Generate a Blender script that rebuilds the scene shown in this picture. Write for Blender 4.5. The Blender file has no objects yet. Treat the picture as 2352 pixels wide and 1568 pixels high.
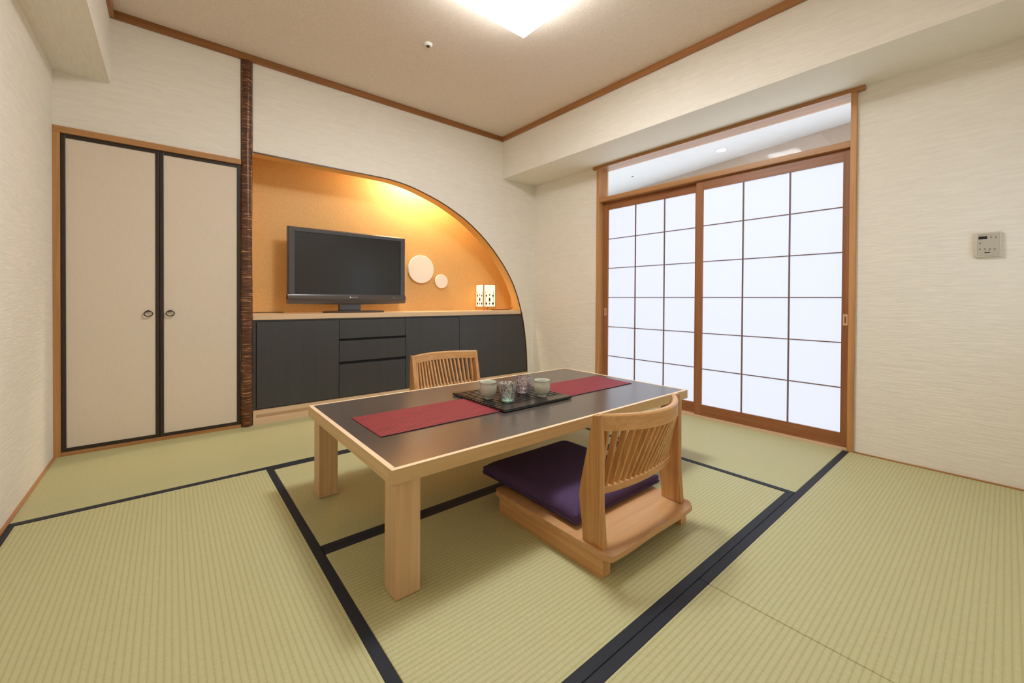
import bpy, bmesh, math, random
from mathutils import Vector, Matrix
random.seed(7)
S = bpy.context.scene
C = S.collection
PI = math.pi

# ------------------------------------------------------------------ materials
def new_mat(name):
    m = bpy.data.materials.new(name); m.use_nodes = True
    nt = m.node_tree; b = nt.nodes['Principled BSDF']
    return m, nt, b
def srgb(r, g, b):
    f = lambda c: (c/255/12.92) if c/255 <= .04045 else ((c/255+.055)/1.055)**2.4
    return (f(r), f(g), f(b), 1)
def plain(name, col, rough=.5, metal=0, spec=None, coat=0):
    m, nt, b = new_mat(name)
    b.inputs['Base Color'].default_value = col; b.inputs['Roughness'].default_value = rough
    b.inputs['Metallic'].default_value = metal
    if spec is not None: b.inputs['Specular IOR Level'].default_value = spec
    if coat: b.inputs['Coat Weight'].default_value = coat; b.inputs['Coat Roughness'].default_value = .08
    # a faint procedural variation keeps every surface alive
    n = nt.nodes.new('ShaderNodeTexNoise'); n.inputs['Scale'].default_value = 40
    mx = nt.nodes.new('ShaderNodeMix'); mx.data_type = 'RGBA'; mx.blend_type = 'MULTIPLY'
    mx.inputs[0].default_value = 1
    rp = nt.nodes.new('ShaderNodeMapRange'); rp.inputs[3].default_value = .96; rp.inputs[4].default_value = 1.04
    nt.links.new(n.outputs['Fac'], rp.inputs[0])
    mx.inputs[6].default_value = col; nt.links.new(rp.outputs[0], mx.inputs[7])
    nt.links.new(mx.outputs[2], b.inputs['Base Color'])
    return m
def emis(name, col, strength, base=(.8, .8, .8, 1)):
    m, nt, b = new_mat(name)
    b.inputs['Base Color'].default_value = base
    b.inputs['Emission Color'].default_value = col
    b.inputs['Emission Strength'].default_value = strength
    b.inputs['Roughness'].default_value = .6
    return m
def coords(nt, scale):
    t = nt.nodes.new('ShaderNodeTexCoord'); mp = nt.nodes.new('ShaderNodeMapping')
    mp.inputs['Scale'].default_value = scale
    nt.links.new(t.outputs['Object'], mp.inputs[0]); return t, mp
def ramp(nt, src, stops):
    r = nt.nodes.new('ShaderNodeValToRGB')
    e = r.color_ramp.elements
    e[0].position, e[0].color = stops[0]; e[1].position, e[1].color = stops[-1]
    for p, c in stops[1:-1]:
        x = e.new(p); x.color = c
    nt.links.new(src, r.inputs[0]); return r
def bump(nt, src, b, strength=.3, dist=.002):
    k = nt.nodes.new('ShaderNodeBump'); k.inputs['Strength'].default_value = strength
    k.inputs['Distance'].default_value = dist
    nt.links.new(src, k.inputs['Height']); nt.links.new(k.outputs[0], b.inputs['Normal']); return k
def wood(name, light, dark, axis='X', rough=.42, fine=90, amount=1.0, coat=0):
    m, nt, b = new_mat(name)
    sc = {'X': (2.2, fine, fine), 'Y': (fine, 2.2, fine), 'Z': (fine, fine, 2.2)}[axis]
    t, mp = coords(nt, sc)
    n = nt.nodes.new('ShaderNodeTexNoise'); n.inputs['Scale'].default_value = 1; n.inputs['Detail'].default_value = 4
    n.inputs['Distortion'].default_value = .4
    nt.links.new(mp.outputs[0], n.inputs['Vector'])
    mp2 = nt.nodes.new('ShaderNodeMapping'); mp2.inputs['Scale'].default_value = tuple(s*.16 for s in sc)
    nt.links.new(t.outputs['Object'], mp2.inputs[0])
    n2 = nt.nodes.new('ShaderNodeTexNoise'); n2.inputs['Scale'].default_value = 1; n2.inputs['Detail'].default_value = 2
    nt.links.new(mp2.outputs[0], n2.inputs['Vector'])
    ad = nt.nodes.new('ShaderNodeMath'); ad.operation = 'ADD'
    nt.links.new(n.outputs['Fac'], ad.inputs[0]); nt.links.new(n2.outputs['Fac'], ad.inputs[1])
    hf = nt.nodes.new('ShaderNodeMath'); hf.operation = 'MULTIPLY'; hf.inputs[1].default_value = .5
    nt.links.new(ad.outputs[0], hf.inputs[0])
    lo, hi = .5-.14/amount, .5+.14/amount
    r = ramp(nt, hf.outputs[0], [(max(lo, 0), dark), (min(hi, 1), light)])
    nt.links.new(r.outputs[0], b.inputs['Base Color']); b.inputs['Roughness'].default_value = rough
    if coat: b.inputs['Coat Weight'].default_value = coat; b.inputs['Coat Roughness'].default_value = .2
    bump(nt, n.outputs['Fac'], b, .08, .001)
    return m
def ripple(name, col, sc, strength=.5, var=.05, rough=.85):
    """wallpaper / fabric with drawn-out ripples"""
    m, nt, b = new_mat(name)
    t, mp = coords(nt, sc)
    n = nt.nodes.new('ShaderNodeTexNoise'); n.inputs['Scale'].default_value = 1
    n.inputs['Detail'].default_value = 2; n.inputs['Distortion'].default_value = 1.2
    nt.links.new(mp.outputs[0], n.inputs['Vector'])
    c0 = tuple(c*(1-var) for c in col[:3])+(1,); c1 = tuple(min(1, c*(1+var)) for c in col[:3])+(1,)
    r = ramp(nt, n.outputs['Fac'], [(.35, c0), (.65, c1)])
    nt.links.new(r.outputs[0], b.inputs['Base Color']); b.inputs['Roughness'].default_value = rough
    b.inputs['Specular IOR Level'].default_value = .2
    bump(nt, n.outputs['Fac'], b, strength, .004)
    return m
def tatami(name, axis):
    m, nt, b = new_mat(name)
    t = nt.nodes.new('ShaderNodeTexCoord'); sx = nt.nodes.new('ShaderNodeSeparateXYZ')
    nt.links.new(t.outputs['Object'], sx.inputs[0])
    src = sx.outputs['Y'] if axis == 'X' else sx.outputs['X']
    mu = nt.nodes.new('ShaderNodeMath'); mu.operation = 'MULTIPLY'; mu.inputs[1].default_value = 1/.0152
    nt.links.new(src, mu.inputs[0])
    # slight waviness
    mp = nt.nodes.new('ShaderNodeMapping'); mp.inputs['Scale'].default_value = (6, 60, 1) if axis == 'X' else (60, 6, 1)
    nt.links.new(t.outputs['Object'], mp.inputs[0])
    nz = nt.nodes.new('ShaderNodeTexNoise'); nz.inputs['Scale'].default_value = 1
    nt.links.new(mp.outputs[0], nz.inputs['Vector'])
    ad = nt.nodes.new('ShaderNodeMath'); ad.operation = 'MULTIPLY_ADD'; ad.inputs[1].default_value = .22
    nt.links.new(nz.outputs['Fac'], ad.inputs[0]); nt.links.new(mu.outputs[0], ad.inputs[2])
    fr = nt.nodes.new('ShaderNodeMath'); fr.operation = 'FRACT'; nt.links.new(ad.outputs[0], fr.inputs[0])
    r = ramp(nt, fr.outputs[0], [(0, srgb(178, 173, 120)), (.18, srgb(193, 188, 142)), (.5, srgb(197, 193, 147)), (.82, srgb(193, 188, 142)), (1, srgb(178, 173, 120))])
    # rush fibres across the width, and broad tone drift
    mp3 = nt.nodes.new('ShaderNodeMapping'); mp3.inputs['Scale'].default_value = (260, 55, 1) if axis == 'X' else (55, 260, 1)
    nt.links.new(t.outputs['Object'], mp3.inputs[0])
    f = nt.nodes.new('ShaderNodeTexNoise'); f.inputs['Scale'].default_value = 1; nt.links.new(mp3.outputs[0], f.inputs['Vector'])
    mr = nt.nodes.new('ShaderNodeMapRange'); mr.inputs[1].default_value = .3; mr.inputs[2].default_value = .7
    mr.inputs[3].default_value = .93; mr.inputs[4].default_value = 1.05; nt.links.new(f.outputs['Fac'], mr.inputs[0])
    mx = nt.nodes.new('ShaderNodeMix'); mx.data_type = 'RGBA'; mx.blend_type = 'MULTIPLY'; mx.inputs[0].default_value = 1
    nt.links.new(r.outputs[0], mx.inputs[6]); nt.links.new(mr.outputs[0], mx.inputs[7])
    nt.links.new(mx.outputs[2], b.inputs['Base Color'])
    b.inputs['Roughness'].default_value = .5; b.inputs['Specular IOR Level'].default_value = .35
    r2 = ramp(nt, fr.outputs[0], [(0, (0, 0, 0, 1)), (.25, (.8, .8, .8, 1)), (.5, (1, 1, 1, 1)), (.75, (.8, .8, .8, 1)), (1, (0, 0, 0, 1))])
    bump(nt, r2.outputs[0], b, .25, .001)
    return m

M = {}
M['wall'] = ripple('wallpaper_cream', srgb(240, 233, 221), (7, 7, 90), .6, .03)
M['soffit'] = ripple('wallpaper_cream_lengthwise', srgb(240, 233, 221), (90, 7, 7), .6, .03)
M['ceiling'] = ripple('ceiling_cloth', srgb(232, 217, 202), (130, 60, 130), .3, .05)
M['corridor'] = plain('corridor_white', srgb(232, 234, 234), .8)
M['corridor_wall'] = plain('corridor_taupe', srgb(200, 180, 160), .8)
M['gold'] = None
def gold():
    m, nt, b = new_mat('gold_paper')
    t, mp = coords(nt, (130, 130, 130))
    n = nt.nodes.new('ShaderNodeTexNoise'); n.inputs['Scale'].default_value = 1; n.inputs['Detail'].default_value = 3
    nt.links.new(mp.outputs[0], n.inputs['Vector'])
    r = ramp(nt, n.outputs['Fac'], [(.3, srgb(214, 166, 98)), (.7, srgb(226, 182, 116))])
    nt.links.new(r.outputs[0], b.inputs['Base Color']); b.inputs['Roughness'].default_value = .55
    b.inputs['Metallic'].default_value = .0
    return m
M['gold'] = gold()
M['tx'] = tatami('tatami_rush_x', 'X'); M['ty'] = tatami('tatami_rush_y', 'Y')
M['heri'] = ripple('border_cloth_bluish_sheen', srgb(44, 47, 56), (700, 700, 50), .2, .2, .5)  # black cloth, with the bluish sheen of the shoji put into its colour
M['rim_x'] = wood('cedar_trim_x', srgb(190, 138, 86), srgb(160, 108, 60), 'X')
M['rim_y'] = wood('cedar_trim_y', srgb(190, 138, 86), srgb(160, 108, 60), 'Y')
M['post_z'] = wood('cedar_post', srgb(205, 152, 98), srgb(178, 124, 72), 'Z')
M['ceil_x'] = wood('ceiling_trim_x', srgb(160, 106, 56), srgb(132, 82, 38), 'X')
M['ceil_y'] = wood('ceiling_trim_y', srgb(178, 122, 72), srgb(150, 98, 50), 'Y')
M['door_y'] = wood('shoji_rail_wood', srgb(166, 108, 66), srgb(136, 82, 44), 'Y')
M['door_z'] = wood('shoji_stile_wood', srgb(166, 108, 66), srgb(136, 82, 44), 'Z')
M['muntin'] = plain('muntin_dark', srgb(128, 98, 90), .5)
M['lacquer'] = plain('black_lacquer', srgb(48, 38, 32), .35)
M['fusuma'] = plain('fusuma_paper', srgb(226, 210, 190), .8)
M['iron'] = plain('aged_iron', srgb(75, 65, 55), .4, .7)
M['cabinet'] = wood('charcoal_cabinet', srgb(68, 68, 70), srgb(60, 60, 62), 'Z', .38, 200, .5)
M['cab_dark'] = plain('cabinet_gap', srgb(20, 20, 22), .7)
M['ash_x'] = wood('pale_ash_x', srgb(232, 200, 164), srgb(218, 184, 146), 'X', .45, 90, .8)
M['ash_y'] = wood('pale_ash_y', srgb(232, 200, 164), srgb(218, 184, 146), 'Y', .45, 90, .8)
M['slot'] = plain('slot_shade_floor_wood', srgb(190, 152, 116), .7)  # shade tone for the plinth slots, plain wood tone on the floors
M['tab_x'] = wood('table_ash_x', srgb(220, 186, 138), srgb(200, 163, 114), 'X', .42, 70)
M['tab_y'] = wood('table_ash_y', srgb(220, 186, 138), srgb(200, 163, 114), 'Y', .42, 70)
M['tab_z'] = wood('table_ash_z', srgb(222, 186, 144), srgb(200, 162, 118), 'Z', .42, 70)
M['rim_pale'] = wood('table_ash_pale_top', srgb(246, 220, 186), srgb(240, 210, 172), 'X', .4, 60, .6)  # paler tone for the upward face of the apron boards
M['tabletop'] = plain('brown_laminate', srgb(84, 75, 70), .22, 0, 1)
M['oak_y'] = wood('oak_y', srgb(222, 172, 116), srgb(196, 142, 88), 'Y', .38, 80, 1, .15)
M['oak_x'] = wood('oak_x', srgb(222, 172, 116), srgb(198, 146, 92), 'X', .38, 80, 1, .15)
M['oak_z'] = wood('oak_z', srgb(218, 166, 108), srgb(188, 134, 80), 'Z', .38, 110, 1.3, .15)
M['oak_seat'] = wood('oak_seat_plywood', srgb(214, 166, 116), srgb(194, 144, 96), 'X', .33, 60, .8, .3)
M['purple'] = ripple('purple_cloth', srgb(82, 62, 96), (420, 420, 420), .25, .16, .9)
def runner():
    m, nt, b = new_mat('crimson_runner')
    t = nt.nodes.new('ShaderNodeTexCoord'); sx = nt.nodes.new('ShaderNodeSeparateXYZ')
    nt.links.new(t.outputs['Object'], sx.inputs[0])
    mu = nt.nodes.new('ShaderNodeMath'); mu.operation = 'MULTIPLY'; mu.inputs[1].default_value = 1/.0145
    nt.links.new(sx.outputs['Y'], mu.inputs[0])
    fr = nt.nodes.new('ShaderNodeMath'); fr.operation = 'FRACT'; nt.links.new(mu.outputs[0], fr.inputs[0])
    r = ramp(nt, fr.outputs[0], [(0, srgb(206, 112, 110)), (.14, srgb(176, 66, 76)), (.3, srgb(118, 26, 42)), (.7, srgb(138, 34, 50)), (1, srgb(88, 14, 28))])
    mp = nt.nodes.new('ShaderNodeMapping'); mp.inputs['Scale'].default_value = (9, 240, 1); nt.links.new(t.outputs['Object'], mp.inputs[0])
    n = nt.nodes.new('ShaderNodeTexNoise'); n.inputs['Scale'].default_value = 1; nt.links.new(mp.outputs[0], n.inputs['Vector'])
    mr = nt.nodes.new('ShaderNodeMapRange'); mr.inputs[1].default_value = .3; mr.inputs[2].default_value = .7
    mr.inputs[3].default_value = .6; mr.inputs[4].default_value = 1.25; nt.links.new(n.outputs['Fac'], mr.inputs[0])
    mx = nt.nodes.new('ShaderNodeMix'); mx.data_type = 'RGBA'; mx.blend_type = 'MULTIPLY'; mx.inputs[0].default_value = 1
    nt.links.new(r.outputs[0], mx.inputs[6]); nt.links.new(mr.outputs[0], mx.inputs[7])
    nt.links.new(mx.outputs[2], b.inputs['Base Color']); b.inputs['Roughness'].default_value = .55
    b.inputs['Specular IOR Level'].default_value = .35
    bump(nt, fr.outputs[0], b, .5, .001)
    return m
M['runner'] = runner()
M['tray'] = plain('black_tray', srgb(40, 34, 31), .22, 0, .6)
def bark():
    m, nt, b = new_mat('cherry_bark')
    t, mp = coords(nt, (14, 14, 170))
    n = nt.nodes.new('ShaderNodeTexNoise'); n.inputs['Scale'].default_value = 1; n.inputs['Detail'].default_value = 2
    nt.links.new(mp.outputs[0], n.inputs['Vector'])
    r = ramp(nt, n.outputs['Fac'], [(.3, srgb(66, 36, 20)), (.55, srgb(100, 58, 34)), (.62, srgb(128, 76, 44)), (.72, srgb(206, 158, 112))])
    nt.links.new(r.outputs[0], b.inputs['Base Color']); b.inputs['Roughness'].default_value = .28
    bump(nt, n.outputs['Fac'], b, .5, .003)
    return m
M['bark'] = bark()
M['tv_frame'] = plain('tv_bezel', srgb(72, 72, 78), .22, 0, .7)
M['tv_screen'] = plain('tv_screen', srgb(14, 11, 10), .24, 0, .75)
M['tv_base'] = plain('tv_base_gloss', srgb(70, 56, 48), .15, 0, .7)
M['white'] = plain('white_plastic', srgb(236, 232, 224), .5)
M['disc'] = plain('white_ceramic_disc', srgb(250, 240, 226), .5)
M['thermo'] = plain('panel_plastic', srgb(206, 196, 178), .45)
M['thermo2'] = plain('panel_face_plastic', srgb(190, 182, 166), .45)
M['black'] = plain('black_plastic', srgb(24, 22, 20), .35)
M['grey'] = plain('grey_print', srgb(130, 118, 102), .6)
M['logo'] = plain('white_print', srgb(250, 248, 245), .4)
M['lamp'] = emis('lamp_shade_glow', (.93, .98, 1, 1), 10.5)
M['addedglow'] = emis('added_panel_glow', (.94, .98, 1, 1), 88)  # strong emission for the panel added below the shade
M['paper'] = None
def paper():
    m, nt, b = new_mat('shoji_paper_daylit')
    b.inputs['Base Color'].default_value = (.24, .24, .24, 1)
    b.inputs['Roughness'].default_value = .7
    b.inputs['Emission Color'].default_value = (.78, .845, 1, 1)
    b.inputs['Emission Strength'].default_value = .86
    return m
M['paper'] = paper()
M['lantern'] = emis('lantern_paper_glow', (1, .78, .42, 1), 1.35, (.5, .5, .5, 1))
M['lantern_wood'] = wood('lantern_wood', srgb(214, 150, 90), srgb(190, 124, 66), 'Z')
M['print'] = plain('lantern_cutout_print', srgb(74, 62, 34), .8, 0, .1)
M['glow'] = emis('downlight_glow', (1, .93, .8, 1), 30)
M['glow2'] = emis('alcove_downlight_glow', (1, .72, .4, 1), 12)
M['daywin'] = emis('daylit_window', (.8, .9, 1, 1), 1.8)
M['tvglow'] = emis('tv_glow_panel_front', (.55, .78, 1, 1), 2.4)  # emission for the added panel mirrored in the TV screen
M['porcelain'] = plain('celadon_porcelain', srgb(214, 214, 200), .18, 0, .6, .3)
def glassmat(name, tint, fleck):
    """thin crackled glass: see-through, glossy, with pale crackle lines in the wall"""
    m = bpy.data.materials.new(name); m.use_nodes = True; nt = m.node_tree; nt.nodes.clear()
    o = nt.nodes.new('ShaderNodeOutputMaterial'); N = nt.nodes.new; L = nt.links.new
    t, mp = coords(nt, (75, 75, 60))
    v = N('ShaderNodeTexVoronoi'); v.feature = 'DISTANCE_TO_EDGE'; v.inputs['Scale'].default_value = 1; L(mp.outputs[0], v.inputs['Vector'])
    r = ramp(nt, v.outputs['Distance'], [(0, (1, 1, 1, 1)), (.1, (0, 0, 0, 1))])
    k = N('ShaderNodeBump'); k.inputs['Strength'].default_value = .8; k.inputs['Distance'].default_value = .004; L(v.outputs['Distance'], k.inputs['Height'])
    tr = N('ShaderNodeBsdfTransparent'); tr.inputs[0].default_value = tint
    gl = N('ShaderNodeBsdfGlossy'); gl.inputs['Roughness'].default_value = .06; L(k.outputs[0], gl.inputs['Normal'])
    f = N('ShaderNodeFresnel'); f.inputs['IOR'].default_value = 1.5; L(k.outputs[0], f.inputs['Normal'])
    mr = N('ShaderNodeMapRange'); mr.inputs[3].default_value = .10; mr.inputs[4].default_value = .9; L(f.outputs[0], mr.inputs[0])
    a = N('ShaderNodeMixShader'); L(mr.outputs[0], a.inputs[0]); L(tr.outputs[0], a.inputs[1]); L(gl.outputs[0], a.inputs[2])
    d = N('ShaderNodeBsdfDiffuse'); d.inputs[0].default_value = fleck
    ml = N('ShaderNodeMath'); ml.operation = 'MULTIPLY'; ml.inputs[1].default_value = .55; L(r.outputs[0], ml.inputs[0])
    b = N('ShaderNodeMixShader'); L(ml.outputs[0], b.inputs[0]); L(a.outputs[0], b.inputs[1]); L(d.outputs[0], b.inputs[2])
    L(b.outputs[0], o.inputs[0]); return m
M['glass_green'] = glassmat('crackle_glass_green', (.975, .99, .98, 1), (.92, .97, .94, 1))
M['glass_pink'] = glassmat('crackle_glass_pink', (.98, .93, .94, 1), (.97, .84, .86, 1))
def pane():
    m = bpy.data.materials.new('clear_window_glass'); m.use_nodes = True; nt = m.node_tree
    nt.nodes.clear(); o = nt.nodes.new('ShaderNodeOutputMaterial')
    t = nt.nodes.new('ShaderNodeBsdfTransparent'); g = nt.nodes.new('ShaderNodeBsdfGlossy'); g.inputs['Roughness'].default_value = .02
    f = nt.nodes.new('ShaderNodeFresnel'); f.inputs['IOR'].default_value = 1.12
    x = nt.nodes.new('ShaderNodeMixShader'); nt.links.new(f.outputs[0], x.inputs[0]); nt.links.new(t.outputs[0], x.inputs[1])
    nt.links.new(g.outputs[0], x.inputs[2]); nt.links.new(x.outputs[0], o.inputs[0]); return m
M['pane'] = pane()

# ------------------------------------------------------------------ builders
def wloc(o):
    v = Vector((0, 0, 0))
    while o: v += o.location; o = o.parent
    return v
def obj(name, bm, mat, parent=None, loc=None, smooth=None, label=None, pick=None):
    """bm is in world coordinates (or in the local frame of a root standing at the origin)"""
    me = bpy.data.meshes.new(name)
    base = wloc(parent) if parent else Vector(loc or (0, 0, 0))
    if base.length: bmesh.ops.translate(bm, verts=bm.verts, vec=-base)
    mats = mat if isinstance(mat, list) else [mat]
    if pick:
        for f in bm.faces: f.material_index = pick(f)
    if smooth is not None:
        for f in bm.faces: f.smooth = True
    bmesh.ops.recalc_face_normals(bm, faces=bm.faces)
    bm.to_mesh(me); bm.free()
    for m in mats: me.materials.append(m)
    if smooth is not None: me.set_sharp_from_angle(angle=math.radians(smooth))
    o = bpy.data.objects.new(name, me); C.objects.link(o)
    if parent: o.parent = parent
    elif loc: o.location = loc
    if label: o['label'] = label
    return o
def thing(name, label, cat, loc=(0, 0, 0), group=None):
    o = bpy.data.objects.new(name, None); C.objects.link(o); o.location = loc
    o.empty_display_size = .1
    o['label'] = label; o['category'] = cat
    if group: o['group'] = group
    return o
def tag(o, label, cat, group=None):
    o['label'] = label; o['category'] = cat
    if group: o['group'] = group
    return o
def struct(name, bm, mat, label, parent=None, **k):
    o = obj(name, bm, mat, parent, **k)
    if not parent: o['kind'] = 'structure'; o['label'] = label
    return o
def BM(): return bmesh.new()
def box(bm, x0, x1, y0, y1, z0, z1, bev=0, seg=2):
    r = bmesh.ops.create_cube(bm, size=1)
    vs = r['verts']
    for v in vs:
        v.co = Vector((x0+(v.co.x+.5)*(x1-x0), y0+(v.co.y+.5)*(y1-y0), z0+(v.co.z+.5)*(z1-z0)))
    if bev:
        es = list({e for v in vs for e in v.link_edges})
        bmesh.ops.bevel(bm, geom=es, offset=bev, segments=seg, profile=.5, affect='EDGES')
    return bm
def B(*a, **k): return box(BM(), *a, **k)
def prism(bm, pts, axis, a, b):
    """polygon extruded along an axis; pts are the two other coordinates in order"""
    def P(p, t):
        return {'X': (t, p[0], p[1]), 'Y': (p[0], t, p[1]), 'Z': (p[0], p[1], t)}[axis]
    v0 = [bm.verts.new(P(p, a)) for p in pts]; v1 = [bm.verts.new(P(p, b)) for p in pts]
    n = len(pts)
    bm.faces.new(v0); bm.faces.new(v1[::-1])
    for i in range(n): bm.faces.new((v0[i], v0[(i+1) % n], v1[(i+1) % n], v1[i]))
    return bm
def lathe(bm, prof, cx=0, cy=0, n=40, jitter=None):
    """profile of (r, z); closes at r == 0"""
    rings = []
    for r, z in prof:
        if r < 1e-6: rings.append([bm.verts.new((cx, cy, z))])
        else:
            rings.append([bm.verts.new((cx+(r+(jitter(a, z) if jitter else 0))*math.cos(a), cy+(r+(jitter(a, z) if jitter else 0))*math.sin(a), z)) for a in [2*PI*i/n for i in range(n)]])
    for A, Bq in zip(rings, rings[1:]):
        for i in range(n):
            j = (i+1) % n
            if len(A) == 1 and len(Bq) == 1: continue
            if len(A) == 1: bm.faces.new((A[0], Bq[i], Bq[j]))
            elif len(Bq) == 1: bm.faces.new((A[i], A[j], Bq[0]))
            else: bm.faces.new((A[i], A[j], Bq[j], Bq[i]))
    return bm
def tube(bm, pts, r, n=10, closed=False):
    pts = [Vector(p) for p in pts]; rings = []
    N = len(pts)
    for i, p in enumerate(pts):
        a = pts[(i-1) % N] if (closed or i > 0) else p
        c = pts[(i+1) % N] if (closed or i < N-1) else p
        d = (c-a).normalized(); up = Vector((0, 0, 1)) if abs(d.z) < .9 else Vector((1, 0, 0))
        u = d.cross(up).normalized(); w = d.cross(u)
        rings.append([bm.verts.new(p+u*r*math.cos(t)+w*r*math.sin(t)) for t in [2*PI*k/n for k in range(n)]])
    for i in range(N if closed else N-1):
        A, Bq = rings[i], rings[(i+1) % N]
        for k in range(n): bm.faces.new((A[k], A[(k+1) % n], Bq[(k+1) % n], Bq[k]))
    if not closed: bm.faces.new(rings[0]); bm.faces.new(rings[-1][::-1])
    return bm
def disc_y(bm, cx, cz, r, y0, y1, n=56, bev=.004):
    """round plate lying in the XZ plane, front at y0"""
    prof = [(0, y0), (r-bev, y0), (r, y0+bev), (r, y1), (0, y1)]
    rings = []
    for rr, y in prof:
        if rr == 0: rings.append([bm.verts.new((cx, y, cz))])
        else: rings.append([bm.verts.new((cx+rr*math.cos(2*PI*i/n), y, cz+rr*math.sin(2*PI*i/n))) for i in range(n)])
    for A, Bq in zip(rings, rings[1:]):
        for i in range(n):
            j = (i+1) % n
            if len(A) == 1: bm.faces.new((A[0], Bq[i], Bq[j]))
            elif len(Bq) == 1: bm.faces.new((A[i], A[j], Bq[0]))
            else: bm.faces.new((A[i], A[j], Bq[j], Bq[i]))
    return bm

# ------------------------------------------------------------------ room numbers (metres)
XL, XR, YB, YF = -.49, 3.07, 3.33, -.28
ZC, ZB = 2.535, 2.114            # ceiling, underside of beams
XBM, XLS = 2.63, -.265           # beam face on the right, soffit edge on the left
FT = .12                         # thickness of the front wall of the alcove
AY, AZ = 3.72, 2.25              # alcove back and top
SH = .762                        # alcove shelf top

# ------------------------------------------------------------------ setting
struct('floor', B(XL-.2, XR+.2, YF-.2, 3.85, -.12, -.05), M['slot'], 'bare sub-floor under the tatami mats')
bm = B(XL-.2, XR+.15, YF-.15, 3.85, ZC, ZC+.1)
struct('ceiling', bm, M['ceiling'], 'beige cloth-textured ceiling')
struct('wall_left', B(XL-.12, XL, YF-.12, YB+.02, -.05, ZC), M['wall'], 'cream rippled wallpaper wall at the left edge')
bm = B(XL-.12, XR+.12, YF-.12, YF, -.05, ZC)
struct('wall_front', bm, M['wall'], 'cream wall behind the viewer')
# arch outline (X, Z) read along the niche edge
ARCH = [(.40, 1.884), (.77, 1.884), (1.08, 1.884), (1.30, 1.884), (1.44, 1.880), (1.60, 1.858), (1.767, 1.814), (1.91, 1.767), (2.039, 1.712), (2.19, 1.634), (2.338, 1.533),
        (2.45, 1.441), (2.555, 1.338), (2.665, 1.212), (2.764, 1.069), (2.828, .942), (2.881, .798), (2.918, .672), (2.946, .535), (2.966, .395), (2.979, .25), (2.984, .1), (2.985, -.05)]
def cat(P, k=5):
    out = []
    for i in range(len(P)-1):
        p0, p1, p2, p3 = P[max(i-1, 0)], P[i], P[i+1], P[min(i+2, len(P)-1)]
        for j in range(k):
            t = j/k
            out.append(tuple(.5*((2*p1[c])+(-p0[c]+p2[c])*t+(2*p0[c]-5*p1[c]+4*p2[c]-p3[c])*t*t+(-p0[c]+3*p1[c]-3*p2[c]+p3[c])*t**3) for c in (0, 1)))
    out.append(P[-1]); return out
arch = cat(ARCH)
for i in range(1, len(arch)):                       # keep x growing
    if arch[i][0] <= arch[i-1][0]: arch[i] = (arch[i-1][0]+1e-4, arch[i][1])
def arch_x(z):
    for (x0, z0), (x1, z1) in zip(arch, arch[1:]):
        if z1 <= z <= z0 and z0 != z1: return x0+(x1-x0)*(z0-z)/(z0-z1)
    return arch[-1][0]
bm = BM()
Y0, Y1 = YB, YB+FT
box(bm, XL, -.494+.003, Y0, Y1, -.05, ZC)
box(bm, XL, .37, Y0, Y1, 1.814, ZC)                 # above the closet
box(bm, .37, .44, Y0+.02, Y1, -.05, ZC)             # behind the bark post
a0 = [(x, z) for x, z in arch if x >= .44]; a0 = [(.44, 1.884)]+a0
top = [(.44, ZC)]
for (x0, z0), (x1, z1) in zip(a0, a0[1:]):
    prism(bm, [(x0, z0), (x1, z1), (x1, ZC), (x0, ZC)], 'Y', Y0, Y1)
box(bm, a0[-1][0], XR, Y0, Y1, -.05, ZC)
bmesh.ops.remove_doubles(bm, verts=bm.verts, dist=1e-5)
seen = {}
for f in list(bm.faces):                            # drop the inner faces between neighbouring columns
    k = tuple(sorted(v.index for v in f.verts))
bm.verts.index_update()
dup = {}
for f in bm.faces: dup.setdefault(tuple(sorted(v.index for v in f.verts)), []).append(f)
bmesh.ops.delete(bm, geom=[f for L in dup.values() if len(L) > 1 for f in L], context='FACES_ONLY')
struct('wall_back', bm, [M['wall'], M['gold']], 'cream rippled wallpaper wall with the arched niche cut into it',
       pick=lambda f: 1 if (abs(f.normal.y) < .3 and .45 < f.calc_center_median().x < 2.99 and f.calc_center_median().z < 1.9) or False else 0)
bm = BM()
box(bm, .38, XR+.05, AY, AY+.05, -.05, AZ+.05)
box(bm, .36, .44, YB+FT, AY, -.05, AZ)
box(bm, XR, XR+.05, YB+FT, AY, -.05, AZ)
box(bm, .36, XR+.05, YB+FT, AY, AZ, AZ+.05)
struct('wall_alcove', bm, M['gold'], 'gold paper lining of the arched niche')
struct('wall_closet_backing', B(XL-.05, .38, YB+FT-.03, YB+FT+.02, -.05, 1.9), M['lacquer'], 'added dark backing that blocks light behind the closet doors')  # unseen sheet added to stop light leaking past the doors
# dark edge of the arch
bm = BM(); w = .0065
nrm = []
for i, p in enumerate(a0):
    a = Vector(a0[max(i-1, 0)]); b = Vector(a0[min(i+1, len(a0)-1)]); d = (b-a).normalized()
    nrm.append(Vector((-d.y, d.x)))
for i in range(len(a0)-1):
    p, q = Vector(a0[i]), Vector(a0[i+1]); n0, n1 = nrm[i], nrm[i+1]
    o0, o1, i0, i1 = p+n0*.002, q+n1*.002, p-n0*w, q-n1*w
    prism(bm, [tuple(o0), tuple(o1), tuple(i1), tuple(i0)], 'Y', YB-.004, YB+.004)
bmesh.ops.remove_doubles(bm, verts=bm.verts, dist=1e-5)
struct('trim_1', bm, plain('arch_edge_brown', srgb(84, 48, 22), .4), 'thin dark brown edge following the arch')

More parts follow.
